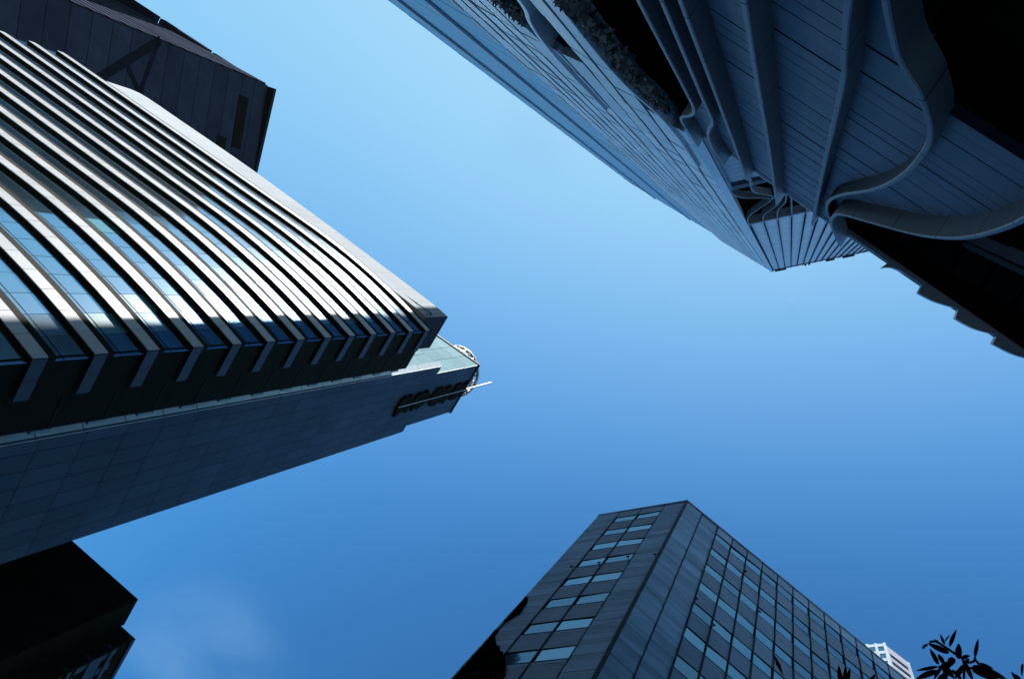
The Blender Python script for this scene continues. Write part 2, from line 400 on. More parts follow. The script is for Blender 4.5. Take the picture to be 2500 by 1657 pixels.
# sign letters: four dark glyphs one above the other, split by the mast
rows_l = [[(36.9, 100.6), (36.3, 100.6), (35.5, 101.5), (35.8, 102.1), (35.5, 103.6), (36.4, 104.9), (36.9, 104.9)],
          [(36.9, 105.0), (36.0, 105.2), (35.45, 106.5), (35.7, 107.5), (35.4, 108.8), (36.5, 110.4), (36.9, 110.6)],
          [(36.9, 111.2), (36.5, 111.5), (35.5, 112.3), (35.44, 114.1), (35.8, 115.2), (35.44, 117.1), (36.3, 118.6), (36.9, 118.8)],
          [(36.9, 119.0), (35.8, 119.8), (35.41, 120.9), (36.0, 122.4), (35.46, 124.4), (36.9, 124.6)]]
rows_r = [[(37.1, 100.6), (37.5, 100.6), (38.77, 101.3), (38.1, 102.7), (38.6, 104.6), (37.7, 104.8), (37.1, 104.8)],
          [(37.1, 105.2), (38.0, 105.8), (38.6, 106.4), (38.1, 107.3), (38.55, 108.2), (37.7, 110.0), (37.1, 110.3)],
          [(37.1, 111.5), (37.8, 111.6), (38.6, 112.8), (38.77, 114.5), (38.3, 115.3), (38.8, 117.9), (37.8, 118.6), (37.1, 118.8)],
          [(37.1, 119.2), (38.2, 119.9), (38.6, 120.4), (38.6, 122.3), (37.9, 123.4), (38.6, 124.6), (37.1, 124.6)]]
for poly in rows_l + rows_r:
    n = len(poly)
    if sum(poly[i][0] * poly[(i + 1) % n][1] - poly[(i + 1) % n][0] * poly[i][1] for i in range(n)) < 0: poly = poly[::-1]
    m = MB(); m.loft([[(x, y, H(z)) for y, z in poly] for x in (-33.6, -33.28)])
    m.build('sign_letter', M['letter'], st)
MB().bar((-33.2, 37.0, H(100.5)), (-33.2, 37.0, H(125)), 0.05).build('sign_rail', M['metal'], st)
ms = MB().bar((-33.27, 37.0, H(125)), (-33.27, 37.0, H(137)), 0.13).bar((-33.27, 37.0, H(127.8)), (-34.4, 36.2, H(126.2)), 0.09)
ms.build('mast', M['metal'], st)
# crown: a lattice drum
cx, cy, R0 = -38.2, 37.5, 4.15
for k in range(28):
    a = 2 * math.pi * k / 28
    MB().bar((cx + R0 * math.cos(a), cy + R0 * math.sin(a), H(125.5)), (cx + R0 * math.cos(a), cy + R0 * math.sin(a), H(131)), 0.13, 4).build('crown_post', M['metal'] if k % 2 else M['frame'], st)
for hz, rr_ in ((126.5, 0.12), (128.8, 0.14), (131.0, 0.2)):
    m = MB(); rings = []
    for k in range(57):
        a = 2 * math.pi * k / 56
        rings.append([(cx + (R0 + dr) * math.cos(a), cy + (R0 + dr) * math.sin(a), H(hz + dz)) for dr, dz in ((-rr_, -rr_), (rr_, -rr_), (rr_, rr_), (-rr_, rr_))])
    m.loft(rings, caps=False).build('crown_ring', M['metal'], st)
MB().prism([(cx + 3.6 * math.cos(i * math.pi / 14), cy + 3.6 * math.sin(i * math.pi / 14)) for i in range(28)], H(125.5), H(130)).build('crown_drum', M['frame'], st)
MB().bar((-34.0, 37.3, H(126.4)), (-34.0, 36.0, H(126.4)), 0.18).build('roof_beam', M['metal'], st)

# ------------------------------------------------------------------ charcoal tower up the street (top left)
dt = thing('charcoal_tower', (-150, 30, 0), 'charcoal panelled tower rising behind the banded tower roof', 'tower')
DA, DB, DC = (-128.4, 20.4), (-121.1, 39.5), (-181, 23.7)
MB().prism([DA, DB, (DB[0] - 52, DB[1] + 4), DC], 0, H(179)).build('core_wall', M['bronze'], dt)
def frame2(p, q):
    p = Vector(p); q = Vector(q); d = (q - p).normalized(); return p, d, math.atan2(d.y, d.x), (q - p).length
p, d, ang, Ln = frame2(DA, DB)
n = Vector((d.y, -d.x))
pm = boxmesh('facade_panel', M['dpanel'], Ln - 0.2, 0.3, 4.78)
for r_ in range(30):
    c = p + d * (Ln / 2) + n * 0.1
    link('facade_panel', pm, dt, (c.x, c.y, H(179 - 4.9 * r_ - 2.45)), (0, 0, ang))
for r_, f0, f1, hh in ((1.2, 0.22, 0.80, 3.6), (2.3, 0.72, 0.98, 3.4)):
    sl_ = boxmesh('window_slot', M['bronze'], Ln * (f1 - f0), 0.14, hh); c = p + d * (Ln * (f0 + f1) / 2) + n * 0.24
    link('window_slot', sl_, dt, (c.x, c.y, H(179 - 4.9 * r_ - 2.45)), (0, 0, ang))
for (fa, ra, fb, rb, wd) in ((0.0, 7.5, 0.75, 11.5, 0.9), (0.02, 7.6, 0.9, 8.6, 0.5), (0.35, 9.0, 0.95, 6.5, 0.5)):  # dark diagonal reflections in the facade, laid on as near-black bars
    ends = []
    for f, r_ in ((fa, ra), (fb, rb)):
        c = p + d * (Ln * f) + n * 0.28; ends.append(Vector((c.x, c.y, H(179 - 4.9 * r_))))
    u = (ends[1] - ends[0]).normalized(); sd = u.cross(Vector((n.x, n.y, 0))).normalized() * wd; nn3 = Vector((n.x, n.y, 0)) * 0.06
    MB().loft([[tuple(q - sd - nn3), tuple(q + sd - nn3), tuple(q + sd + nn3), tuple(q - sd + nn3)] for q in ends]).build('dark_bar', M['dark_bar'], dt)
p, d, ang, Ln = frame2(DC, DA)
n = Vector((d.y, -d.x))
strip = boxmesh('side_strip', M['dpanel'], Ln - 0.3, 0.5, 3.0); strip2 = boxmesh('side_strip', M['slabfront'], Ln * 0.55, 0.12, 0.35)
for r_ in range(40):
    c = p + d * (Ln / 2) + n * 0.1
    link('side_strip', strip, dt, (c.x, c.y, H(179 - 4.2 * r_ - 2)), (0, 0, ang))
    if r_ % 3 == 1:
        c = p + d * (Ln * 0.7) + n * 0.12
        link('light_strip', strip2, dt, (c.x, c.y, H(179 - 4.2 * r_ - 4.0)), (0, 0, ang))
MB().prism([(DA[0] + 2.1, DA[1] - 0.3), (DB[0] + 0.6, DB[1]), (DB[0] - 3, DB[1]), (DA[0] - 1, DA[1] + 0.4)], H(179), H(180)).build('roof_edge', M['frame'], dt)
for (x0, x1, hz) in ((-146, -133.5, 180.6), (-164, -148, 181.0), (-180, -166, 181.0)):
    MB().box(x0, x1, 20.9, 28, H(179), H(hz)).build('roof_plant', M['dpanel'], dt)

# ------------------------------------------------------------------ stone ribbed tower (right, overhead)
rt = thing('ribbed_stone_tower', (-30, -30, 0), 'very tall pale tower of close vertical stone ribs with chamfered corner overhead', 'tower')
C0 = Vector((-8.88, -4.70)); CD = Vector((0.7206, -0.6934)); CN = Vector((0.6934, 0.7206)); CA = math.atan2(CD.y, CD.x)
def cp(s, off=0.0): v = C0 + CD * s + CN * off; return (v.x, v.y)
YB = -5.45
back = [(13, -60), (-55, -60)]
body = [(-55.2, YB), (-9.4, YB), cp(0, -0.75), cp(30.5, -0.75)]
MB().prism(body + back, H(103), H(246)).build('upper_wall', M['lime'], rt)
inner = [(-55.2, YB), (-15.0, YB), (-9.6, YB - 0.9), cp(1.0, -6.5), cp(27, -6.5)]
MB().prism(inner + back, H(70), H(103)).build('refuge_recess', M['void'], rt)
MB().prism([(-55.2, YB), (-9.4, YB), cp(0, -0.75), cp(30.5, -0.75)] + back, H(46.5), H(70)).build('middle_wall', M['lime'], rt)
MB().prism([(-55.2, YB), (-18.6, YB), (-18.6, -60), (-55, -60)], 0, H(46.5)).build('lower_wall', M['lime'], rt)
MB().prism([(-15.3, YB), (-12.2, YB), (-12.2, -14), (-15.3, -14)], 0, H(46.5)).build('lower_pier', M['void'], rt)  # stone pier coloured near-black for the shade in the opening
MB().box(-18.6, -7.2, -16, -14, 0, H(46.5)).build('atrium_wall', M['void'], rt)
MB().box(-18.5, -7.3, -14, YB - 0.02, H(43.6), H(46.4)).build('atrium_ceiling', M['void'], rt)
MB().prism([(-55, -8), (-12, -8), (5, -24), (12, -31), (12, -58), (-55, -58)], H(246), H(256)).build('roof_house', M['plank'], rt)

def blade(path, ybase, depth, thick, name, parent, mat=None, n=6, taper=0.85, tip=0.0):
    """a stone blade standing out from the wall along a path of (x, z)"""
    P = spline([(x, H(z)) for x, z in path], n); rings = []; seg = 0.0; out = None
    def flush(rings):
        if len(rings) > 1:
            (k0, r0), (k1, r1) = rings[0], rings[-1]
            R = [r for _, r in rings]
            R[0] = [(p[0] + k0[0] * 0.02, p[1], p[2] + k0[1] * 0.02) for p in R[0]]
            R[-1] = [(p[0] - k1[0] * 0.02, p[1], p[2] - k1[1] * 0.02) for p in R[-1]]
            return MB().loft(R).build(name, mat or M['limerib'], parent)
    for i, (x, z) in enumerate(P):
        a = P[max(i - 1, 0)]; b = P[min(i + 1, len(P) - 1)]
        tx, tz = b[0] - a[0], b[1] - a[1]; l = math.hypot(tx, tz) or 1; tx /= l; tz /= l; nx, nz = tz, -tx
        y0 = ybase(x) if callable(ybase) else ybase
        prof = [(-0.5, -0.12), (-0.5, depth - 0.03), (-0.34, depth), (0.34, depth), (0.5, depth - 0.03), (0.5, -0.12)]
        rings.append(((tx, tz), [(x + nx * t * thick, y0 + yy, z + nz * t * thick) for t, yy in prof]))
        if i: seg += math.hypot(x - P[i - 1][0], z - P[i - 1][1])
        if seg > 3.4 and i < len(P) - 2:
            out = flush(rings); rings = [rings[-1]]; seg = 0.0
    return flush(rings)

# ribs of the street face: broad stone pilasters 1.5 m apart with dark slots between, the nearest ones clad panel by panel
rp_me = {}
xs = [-9.75 - 1.5 * i for i in range(11)]
rj = random.Random(11)
for i, x in enumerate(xs):
    z0 = 46.5
    if x < -18.6 or -15.3 < x < -12.2: z0 = 12.0
    elif -15.3 >= x >= -18.6: z0 = 43.0
    dep = 0.42
    rib = MB().box(x - 0.50, x + 0.50, YB - 0.05, YB + dep - 0.05, H(z0), H(248)).build('stone_rib', M['frame'], rt)
    seg = 4.6; zz = z0; tilt = rj.uniform(-0.05, 0.05) + (0.05 if i % 2 else -0.03)
    key = round(seg, 2)
    if key not in rp_me: rp_me[key] = boxmesh('stone_panel', M['limerib'], 1.22, 0.42, seg - 0.08)
    while zz < 128:
        link('stone_panel', rp_me[key], rib, (x, YB + 0.52 + rj.uniform(-0.015, 0.015), H(zz + seg / 2)), (rj.gauss(0, 0.006), 0, tilt + rj.gauss(0, 0.012)))
        zz += seg
    top = MB()
    while zz < 248:
        top.box(x - 0.61, x + 0.61, YB + 0.30, YB + 0.72, H(zz), H(min(zz + seg, 248) - 0.07)); zz += seg
    o = top.build('stone_panels_high', M['limerib'], rib); o['kind'] = 'stuff'
# curved rib beside the first dark opening
blade([(-14.4, 16), (-14.7, 26), (-15.3, 33.5), (-16.3, 37.5), (-17.0, 42), (-17.3, 47), (-17.3, 58)], YB, 0.95, 0.25, 'curved_rib', rt)
blade([(-18.7, 14), (-18.75, 30), (-18.6, 37), (-18.0, 41), (-17.6, 46), (-17.6, 56)], YB, 0.8, 0.25, 'curved_rib', rt)
blade([(-12.1, 14), (-12.2, 28), (-12.1, 36), (-11.6, 40.5), (-10.6, 44), (-10.2, 50), (-10.2, 60)], YB, 0.95, 0.25, 'curved_rib', rt)
# glazed street face further along, floor by floor
gm = boxmesh('glass_band', M['rglass'], 28.2, 0.12, 3.98)
for k in range(52):
    z = 36 + 4.05 * k
    if z > 246: break
    link('glass_band', gm, rt, (-41.0, YB + 0.10, H(z)), (rj.gauss(0, 0.002), 0, rj.gauss(0, 0.0008)))
for i in range(2):
    x = -36.0 - 12 * i
    MB().box(x - 0.09, x + 0.09, YB, YB + 0.34, H(12), H(249.5 + (i % 3))).build('mullion', M['limerib'], rt)
fs_ = boxmesh('reflection_dash', M['strip'], 0.10, 0.55, 5.6)  # pale dashes standing in for bright reflections in the glazing
for k in range(22):
    if k % 7 in (3, 6): continue
    link('reflection_dash', fs_, rt, (-26.4, YB + 0.42, H(48 + 7.2 * k)))
# chamfered corner: pale panels between thin fins
bays = [0.45 + 1.56 * i for i in range(19)]
cm = boxmesh('facade_panel', M['chamfer'], 1.40, 0.3, 3.34); cm0 = boxmesh('facade_panel', M['midpanel'], 1.40, 0.3, 1.90)
rest = MB()
for b in range(len(bays) - 1):
    s = bays[b] + 0.78
    z = 104.0; k = 0
    while z < 244:
        c = cp(s, -0.62 + 0.02 * rj.random())
        if z < 172 and b < 15 and k < 20: link('facade_panel', cm, rt, (c[0], c[1], H(z + 1.71)), (0, 0, CA))
        else:
            q = [cp(s - 0.7, -0.75), cp(s + 0.7, -0.75), cp(s + 0.7, -0.47), cp(s - 0.7, -0.47)]
            rest.prism(q, H(z + 0.03), H(z + 3.45))
        z += 3.5; k += 1
    if b < 4:
        z = 46.6
        while z < 68:
            c = cp(s, -0.62); link('facade_panel', cm0, rt, (c[0], c[1], H(z + 0.97)), (0, 0, CA)); z += 2.0
o = rest.build('facade_panels_high', M['chamfer'], rt); o['kind'] = 'stuff'
fin_me = MB().box(-0.07, 0.07, 0, 0.42, H(103), H(249)).mesh('fin', M['dpanel'])
for i, s in enumerate(bays):
    c = cp(s, -0.62); link('fin', fin_me, rt, (c[0], c[1], 0), (0, 0, CA))
for i, s in enumerate(bays[:3]):
    q = [cp(s - 0.12, -0.7), cp(s + 0.12, -0.7), cp(s + 0.1, -0.15), cp(s - 0.1, -0.15)]
    MB().prism(q, H(46.5), H(70.5)).build('fin', M['plank'], rt)
# corner rib between the two faces
q = [cp(-0.45, -0.75), cp(0.35, -0.75), cp(0.30, -0.05), cp(-0.25, -0.02)]
MB().prism(q, H(44), H(249)).build('corner_rib', M['limerib'], rt)
# ledges at the refuge floor and the curved ribs that cross it
for dz in (69.2, 69.9, 70.6):
    q = [cp(0.3, -0.8), cp(30, -0.8), cp(30, -0.2), cp(0.3, -0.2)]
    MB().prism(q, H(dz), H(dz + 0.28)).build('ledge', M['plank'], rt)
MB().prism([cp(-0.2, -1.2), cp(30, -1.2), cp(30, -0.25), cp(-0.2, -0.25)], H(102.2), H(103.6)).build('ledge', M['midpanel'], rt)
MB().prism([(-14.9, YB - 0.1), (-9.5, YB - 0.1), cp(0.2, -1.25), cp(30, -1.25), cp(27, -8), (-14.9, -14)], H(102.5), H(102.98)).build('recess_shade_sheet', M['void'], rt)  # black sheet under the pale stone, puts the recess shade into colour
for pts in ([(3.65, 80), (2.9, 84.5), (2.01, 87.6), (0.9, 92), (0.5, 96), (0.41, 99.9), (0.44, 104)], [(4.12, 80), (3.9, 86), (3.2, 90.5), (2.36, 94), (2.0, 99), (2.0, 104)],
            [(4.54, 80), (4.5, 86.5), (4.1, 90), (3.71, 93), (3.55, 98), (3.55, 104)], [(5.02, 78), (5.05, 90), (5.1, 104)], [(6.6, 92), (6.65, 98), (6.65, 104)],
            [(2.01, 66), (1.91, 72), (2.11, 75.2), (2.6, 77.2), (3.2, 79.3), (3.8, 82.5)], [(0.48, 64), (0.33, 72), (0.84, 76), (1.6, 78), (2.6, 80), (3.7, 83)]):
    P = spline(pts, 6); rings = []
    for i, (s, z) in enumerate(P):
        a = P[max(i - 1, 0)]; b = P[min(i + 1, len(P) - 1)]; l = math.hypot(b[0] - a[0], b[1] - a[1]); ns, nz_ = (b[1] - a[1]) / l, -(b[0] - a[0]) / l
        rings.append([(*cp(s + ns * t, oo), H(z + nz_ * t)) for t, oo in ((-0.07, -0.75), (-0.07, -0.12), (0.07, -0.12), (0.07, -0.75))])
    MB().loft(rings).build('swept_rib', M['bladestone'], rt)
# things along the roof edge
for s, l_, hh in ((14.2, 2.2, 2.0), (18.5, 3.0, 2.4), (8.6, 0.5, 1.2), (9.6, 0.5, 1.2), (0.8, 3.0, 1.0)):
    q = [cp(s, -0.7), cp(s + l_, -0.7), cp(s + l_, 0.1), cp(s, 0.1)]
    MB().prism(q, H(247), H(247 + hh)).build('roof_fixture', M['frame'], rt)
MB().prism([cp(0, -0.8), cp(30.5, -0.8), cp(30.5, -0.3), cp(0, -0.3)], H(244.2), H(249)).build('parapet', M['plank'], rt)

# ------------------------------------------------------------------ podium with sweeping blades
pd_ = thing('sculpted_podium', (0, -15, 0), 'plank clad podium wall with sweeping stone blades right overhead', 'building')
def yw(x): return -4.7 + 0.075 * (x + 3.5)
BX = [(-7.2, 0), (-7.15, 20), (-7.03, 30.8), (-7.1, 34), (-7.6, 36.5), (-8.3, 38.6), (-8.6, 40), (-8.66, 41.5), (-8.56, 43.2), (-8.5, 46.5)]
BY = [(-6.1, 0), (-6.15, 20), (-6.19, 29.2), (-6.2, 33.6), (-6.6, 36.3), (-6.95, 38.7), (-7.1, 41), (-7.12, 43), (-7.0, 44.3), (-6.8, 46.5)]
BZ = [(-5.5, 0), (-5.45, 20), (-5.4, 26), (-5.35, 36), (-5.35, 46.6)]
BA = [(-3.6, 0), (-3.58, 18), (-3.5, 29), (-3.48, 40), (-3.48, 48)]
BB = [(-1.8, 0), (-1.72, 12), (-1.6, 15.8), (-1.5, 18), (-1.48, 26.8), (-1.42, 38), (-1.35, 47.5)]
BC = [(-1.7, 0), (-1.5, 10), (-0.9, 14), (-0.2, 15.6), (0.3, 17.3), (0.48, 19.2), (0.45, 22.8), (0.1, 26.8), (-0.6, 31.3), (-0.95, 34.7), (-0.95, 37.6), (-0.6, 41), (-0.1, 44.5), (0.3, 47.5)]
BD = [(1.7, 0), (1.9, 10), (2.4, 15), (2.65, 18), (2.7, 21.5), (2.5, 24.8), (1.9, 28.2), (0.7, 32), (-0.3, 35.1), (-0.55, 37.5), (-0.5, 40.5), (-0.05, 44), (0.4, 47.2)]
def at_z(path, z):
    for (x0, a), (x1, b) in zip(path, path[1:]):
        if a <= z <= b: return x0 + (x1 - x0) * (z - a) / (b - a)
    return path[-1][0]
for path, dep, th in ((BX, 0.66, 0.15), (BY, 0.66, 0.15), (BZ, 0.66, 0.14), (BA, 0.70, 0.14), (BB, 0.58, 0.13), (BC, 0.52, 0.13), (BD, 0.66, 0.14)):
    blade(path, yw, dep, th, 'stone_blade', pd_, M['bladestone'], 8)
# planks, course by course, between the blades
lines = [BX, BY, BZ, BA, BB, BC, BD]
z = 9.0; CH = 0.86
while z < 45.9:
    z1 = min(z + CH, 45.95); zm = (z + z1) / 2
    for a, b in zip(lines, lines[1:]):
        x0, x1 = at_z(a, zm), at_z(b, zm)
        if b is BC and zm < 17.2: x1 -= 0.22
        if x1 - x0 < 0.12: continue
        if b is BD and zm < 17.6: continue
        y = (yw(x0) + yw(x1)) / 2 + rj.uniform(-0.012, 0.012)
        s0, s1 = yw(x0) - yw((x0 + x1) / 2), yw(x1) - yw((x0 + x1) / 2)
        m = MB(); q = [(x0, y + s0 - 0.22), (x1, y + s1 - 0.22), (x1, y + s1), (x0, y + s0)]
        m.prism(q, H(z + 0.02), H(z1 - 0.02)).build('plank', M['plank'], pd_)
    z += CH
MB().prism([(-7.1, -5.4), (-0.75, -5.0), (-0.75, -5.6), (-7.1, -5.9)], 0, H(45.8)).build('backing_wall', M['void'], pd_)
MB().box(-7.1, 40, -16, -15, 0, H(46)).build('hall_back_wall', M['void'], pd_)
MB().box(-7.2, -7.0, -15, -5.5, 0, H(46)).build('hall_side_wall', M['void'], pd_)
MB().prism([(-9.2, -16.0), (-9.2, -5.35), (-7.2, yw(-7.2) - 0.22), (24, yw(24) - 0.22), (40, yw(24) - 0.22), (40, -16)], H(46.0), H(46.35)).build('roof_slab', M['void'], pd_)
MB().prism([(-8.6, yw(-8.6) - 0.25), (24, yw(24) - 0.25), (24, yw(24) + 0.02), (-8.6, yw(-8.6) + 0.02)], H(46.36), H(46.62)).build('coping', M['limerib'], pd_)
MB().prism([(-8.6, yw(-8.6) - 0.15), (24, yw(24) - 0.15), (24, yw(24) + 0.06), (-8.6, yw(-8.6) + 0.06)], H(46.85), H(47.1)).build('coping', M['limerib'], pd_)
MB().box(24, 40, yw(24) - 6, yw(24) - 0.3, 0, H(46)).build('end_wall', M['plank'], pd_)
# dim slanting ribs inside the hall
for k, (xa, za, xb, zb) in enumerate(((1.0, 44, 6.5, 38), (2.4, 44.5, 10.5, 37), (5, 45, 14, 38), (6, 40, 15, 31))):
    MB().bar((xa, -6.5, H(za)), (xb, -6.2, H(zb)), 0.16, 4).build('hall_rib', M['plank'], pd_)
for k in range(14):
    MB().box(-6.5 + k * 2.2, -4.4 + k * 2.2, -15.0, -14.85, H(6), H(45.5)).build('hall_panel', M['bronze'] if k % 2 else M['void'], pd_)
for k in range(9):
    MB().box(0.5 + k * 1.6, 1.9 + k * 1.6, -12, -5.2, H(45.62), H(45.8)).build('soffit_panel', M['dark_bar'], pd_)
# petal canopies leaning over the pavement at the roof line
pet = [((2.78, -4.26), (2.62, -3.80), (3.1, -4.10), (4.2, -4.18)), ((4.66, -4.08), (4.72, -3.66), (5.6, -3.72), (6.70, -4.0)), ((6.66, -4.0), (6.80, -3.51), (7.8, -3.56), (8.8, -3.86)),
       ((8.76, -3.86), (8.84, -3.38), (9.9, -3.46), (10.9, -3.75)), ((10.85, -3.76), (10.9, -3.25), (12.0, -3.34), (13.2, -3.65))]
for a, b, c, e in pet:
    P = spline([b, c, e], 6); poly = [a] + P + [(e[0], e[1] - 0.5), (a[0], a[1] - 0.4)]
    m = MB(); m.loft([[(x, y, H(46.4)) for x, y in poly], [(x, y + 0.03, H(46.9)) for x, y in poly]]); m.build('canopy_petal', M['limerib'], pd_)

# planting that spills over the edges of the openings
def shrub(name, pts, n, size, label, seed, spread=(0.35, 0.5, 0.7), group='shrubs on the tower ledges'):
    t = thing(name, (pts[0][0], pts[0][1], H(pts[0][2])), label, 'shrub', group)
    r = random.Random(seed); m = MB()
    for _ in range(n):
        a = r.choice(pts); c = Vector((a[0] + r.gauss(0, spread[0]), a[1] + r.uniform(0, spread[1]), H(a[2] + r.gauss(0, spread[2]))))
        u = Vector((r.gauss(0, 1), r.gauss(0, 1), r.gauss(0, 1))).normalized(); v = u.orthogonal().normalized(); k = size * r.uniform(0.6, 1.4)
        b = len(m.v); m.v += [tuple(c - u * k), tuple(c + v * k * 0.45), tuple(c + u * k), tuple(c - v * k * 0.45)]; m.f.append((b, b + 1, b + 2, b + 3))
    m.build('foliage', M['shrub'], t)
    s = MB()
    for a in pts[::2]: s.bar((a[0], a[1] - 0.35, H(a[2] - 0.5)), (a[0] + r.gauss(0, 0.1), a[1] + 0.2, H(a[2] + 0.3)), 0.03, 5)
    s.build('stem', M['bark'], t)
shrub('ledge_shrub', [(-11.9 + 0.25 * i, -4.95, 27 + 1.7 * i) for i in range(5)], 800, 0.24, 'trailing grey-green shrub on the lowest ledge left of the dark atrium', 1, (0.25, 0.4, 0.9))
shrub('ledge_shrub', [(-11.4 + 0.3 * i, -4.95, 37 + 1.1 * i) for i in range(5)], 650, 0.22, 'trailing grey-green shrub on the upper ledge left of the dark atrium', 2, (0.2, 0.35, 0.6))
shrub('ledge_shrub', [(-18.4 + 0.25 * i, -4.95, 36 + 1.0 * i) for i in range(4)], 450, 0.24, 'shrub hanging at the smaller dark opening in the stone ribs', 3, (0.25, 0.35, 0.6))

# ------------------------------------------------------------------ granite corner building (bottom)
K = 0.66
cb = thing('granite_corner_building', (8, 26, 0), 'grey granite corner building with rows of ribbon windows below the open sky', 'building')
A_ = Vector((-4.5418, 32.83)) * K; B_ = Vector((2.9189, 25.1924)) * K; E_ = Vector((32.1261, 27.4956)) * K
dl = (A_ - B_).normalized(); dr = (E_ - B_).normalized(); nl = Vector((dl.y, -dl.x)); nr = Vector((dr.y, -dr.x))
if nl.dot(-B_) < 0: nl = -nl
if nr.dot(-B_) < 0: nr = -nr
E2 = B_ + dr * 30
inn = [B_ - nl * 0.3 - nr * 0.25, A_ - nl * 0.3, A_ - nl * 0.3 + Vector((3, 16)), E2 - nr * 0.3 + Vector((0, 18)), E2 - nr * 0.3]
MB().prism([tuple(v) for v in inn], 0, H(100 * K - 0.4)).build('core_wall', M['frame'], cb)
TOPC = 100 * K
rows = [(97.35 - 5.775 * i, 94.95 - 5.775 * i) for i in range(16)]
al, ar = math.atan2(dl.y, dl.x), math.atan2(dr.y, dr.x)
cache = {}
rc = random.Random(21)
def face_box(face, s0, s1, z0, z1, off, th, name, mat, parent, share=True):
    dv, nv, a = (dl, nl, al) if face == 'l' else (dr, nr, ar)
    key = (name, mat.name, round(s1 - s0, 2), round(z1 - z0, 2), th)
    if key not in cache: cache[key] = boxmesh(name, mat, key[2], th, key[3])
    c = B_ + dv * ((s0 + s1) / 2) + nv * (off - th / 2)
    return link(name, cache[key], parent, (c.x, c.y, H((z0 + z1) / 2)), (0, 0, a))
# piers clad in stone courses
CHT = 0.62
for face, s0, s1, off in (('l', 0.02, 2.58, 0.0), ('l', 7.98, 10.68, 0.0), ('r', 0.02, 2.17, 0.0), ('r', 2.21, 4.40, -0.04)):
    z = TOPC
    k = 0
    while z > 0.5:
        lo_ = max(z - CHT, 0)
        if z > 20: face_box(face, s0 * K, s1 * K, lo_ + 0.012, z - 0.012, off + rc.uniform(-0.012, 0.012), 0.28, 'stone_course', M['cstone'], cb)
        z -= CHT; k += 1
    face_box(face, s0 * K, s1 * K, -EYE, 19.0, off, 0.28, 'pier_base', M['cstone'], cb)
# ribbon windows and spandrels
def bay(face, s0, s1, r0=0, r1=16):
    for i in range(r0, r1):
        t, b = rows[i]
        if b * K < 4: break
        win = face_box(face, (s0 + 0.06) * K, (s1 - 0.06) * K, (b + 0.1) * K, (t - 0.1) * K, -0.05, 0.05, 'window', M['cglass'] if rc.random() < 0.7 else M['cblind'], cb)
        win.rotation_euler.x += rc.gauss(0, 0.008); win.rotation_euler.z += rc.gauss(0, 0.012)
        face_box(face, s0 * K, s1 * K, (t - 0.1) * K, t * K, -0.02, 0.10, 'window_head', M['frame'], cb)
        face_box(face, s0 * K, s1 * K, b * K, (b + 0.1) * K, -0.02, 0.14, 'window_sill', M['frame'], cb)
        nxt = rows[i + 1][0] if i + 1 < len(rows) else 3
        face_box(face, (s0 + 0.03) * K, (s1 - 0.03) * K, (b - 0.42) * K, (b - 0.05) * K, -0.035, 0.12, 'sill_panel', M['cstone'], cb)
        face_box(face, (s0 + 0.03) * K, (s1 - 0.03) * K, (nxt + 0.04) * K, (b - 0.52) * K, -0.03, 0.2, 'spandrel', M['cspan'], cb)
    face_box(face, s0 * K, s1 * K, (rows[0][0] + 0.05) * K, TOPC - 0.0, 0.0, 0.28, 'top_course', M['cstone'], cb)
for s0, s1 in ((2.62, 5.33), (5.37, 7.94)): bay('l', s0, s1)
sr = [4.45 + 2.06 * i for i in range(20)]
for i in range(19): bay('r', sr[i] + 0.03, sr[i + 1] - 0.03, 0, 13 if i < 12 else 8)
for s in sr:
    face_box('r', (s - 0.05) * K, (s + 0.05) * K, 2, TOPC - 0.02, 0.03, 0.2, 'mullion', M['frame'], cb)
for s in (2.6, 5.35, 7.96): face_box('l', (s - 0.045) * K, (s + 0.045) * K, 2, TOPC - 0.02, 0.02, 0.2, 'mullion', M['frame'], cb)
face_box('r', 2.13 * K, 2.25 * K, 2, TOPC, 0.015, 0.2, 'joint', M['frame'], cb)
q = [B_ + (nl + nr) * 0.05 + dl * 0.12, B_ + (nl + nr) * 0.10, B_ + (nl + nr) * 0.05 + dr * 0.12, B_ - (nl + nr) * 0.3]
MB().prism([tuple(v) for v in q], 0, TOPC + EYE + 0.02).build('corner_trim', M['frame'], cb)
MB().prism([tuple(v) for v in (B_ + (nl + nr) * 0.06, A_ + nl * 0.06, A_ + nl * 0.06 + Vector((3, 16.2)), E2 + nr * 0.06 + Vector((0, 18.2)), E2 + nr * 0.06)], TOPC + EYE + 0.01, TOPC + EYE + 0.18).build('coping', M['cspan'], cb)
# small floodlights on brackets
for face, s, z in (('l', 0.1, 76.5), ('l', 2.7, 77.0), ('l', 5.3, 76.3), ('l', 7.9, 76.2), ('r', 4.4, 73.8), ('r', 6.5, 71.5), ('r', 10.6, 83), ('r', 8.5, 91)):
    dv, nv = (dl, nl) if face == 'l' else (dr, nr)
    c = B_ + dv * (s * K); p0 = Vector((c.x, c.y, H(z * K)))
    fl = MB().bar(p0, p0 + Vector((nv.x, nv.y, 0.3)) * 0.28, 0.025, 5)
    e = p0 + Vector((nv.x, nv.y, 0.3)) * 0.28
    fl.bar(e - Vector((dv.x, dv.y, 0)) * 0.10, e + Vector((dv.x, dv.y, 0)) * 0.10, 0.045, 6).build('floodlight', M['frame'], cb)
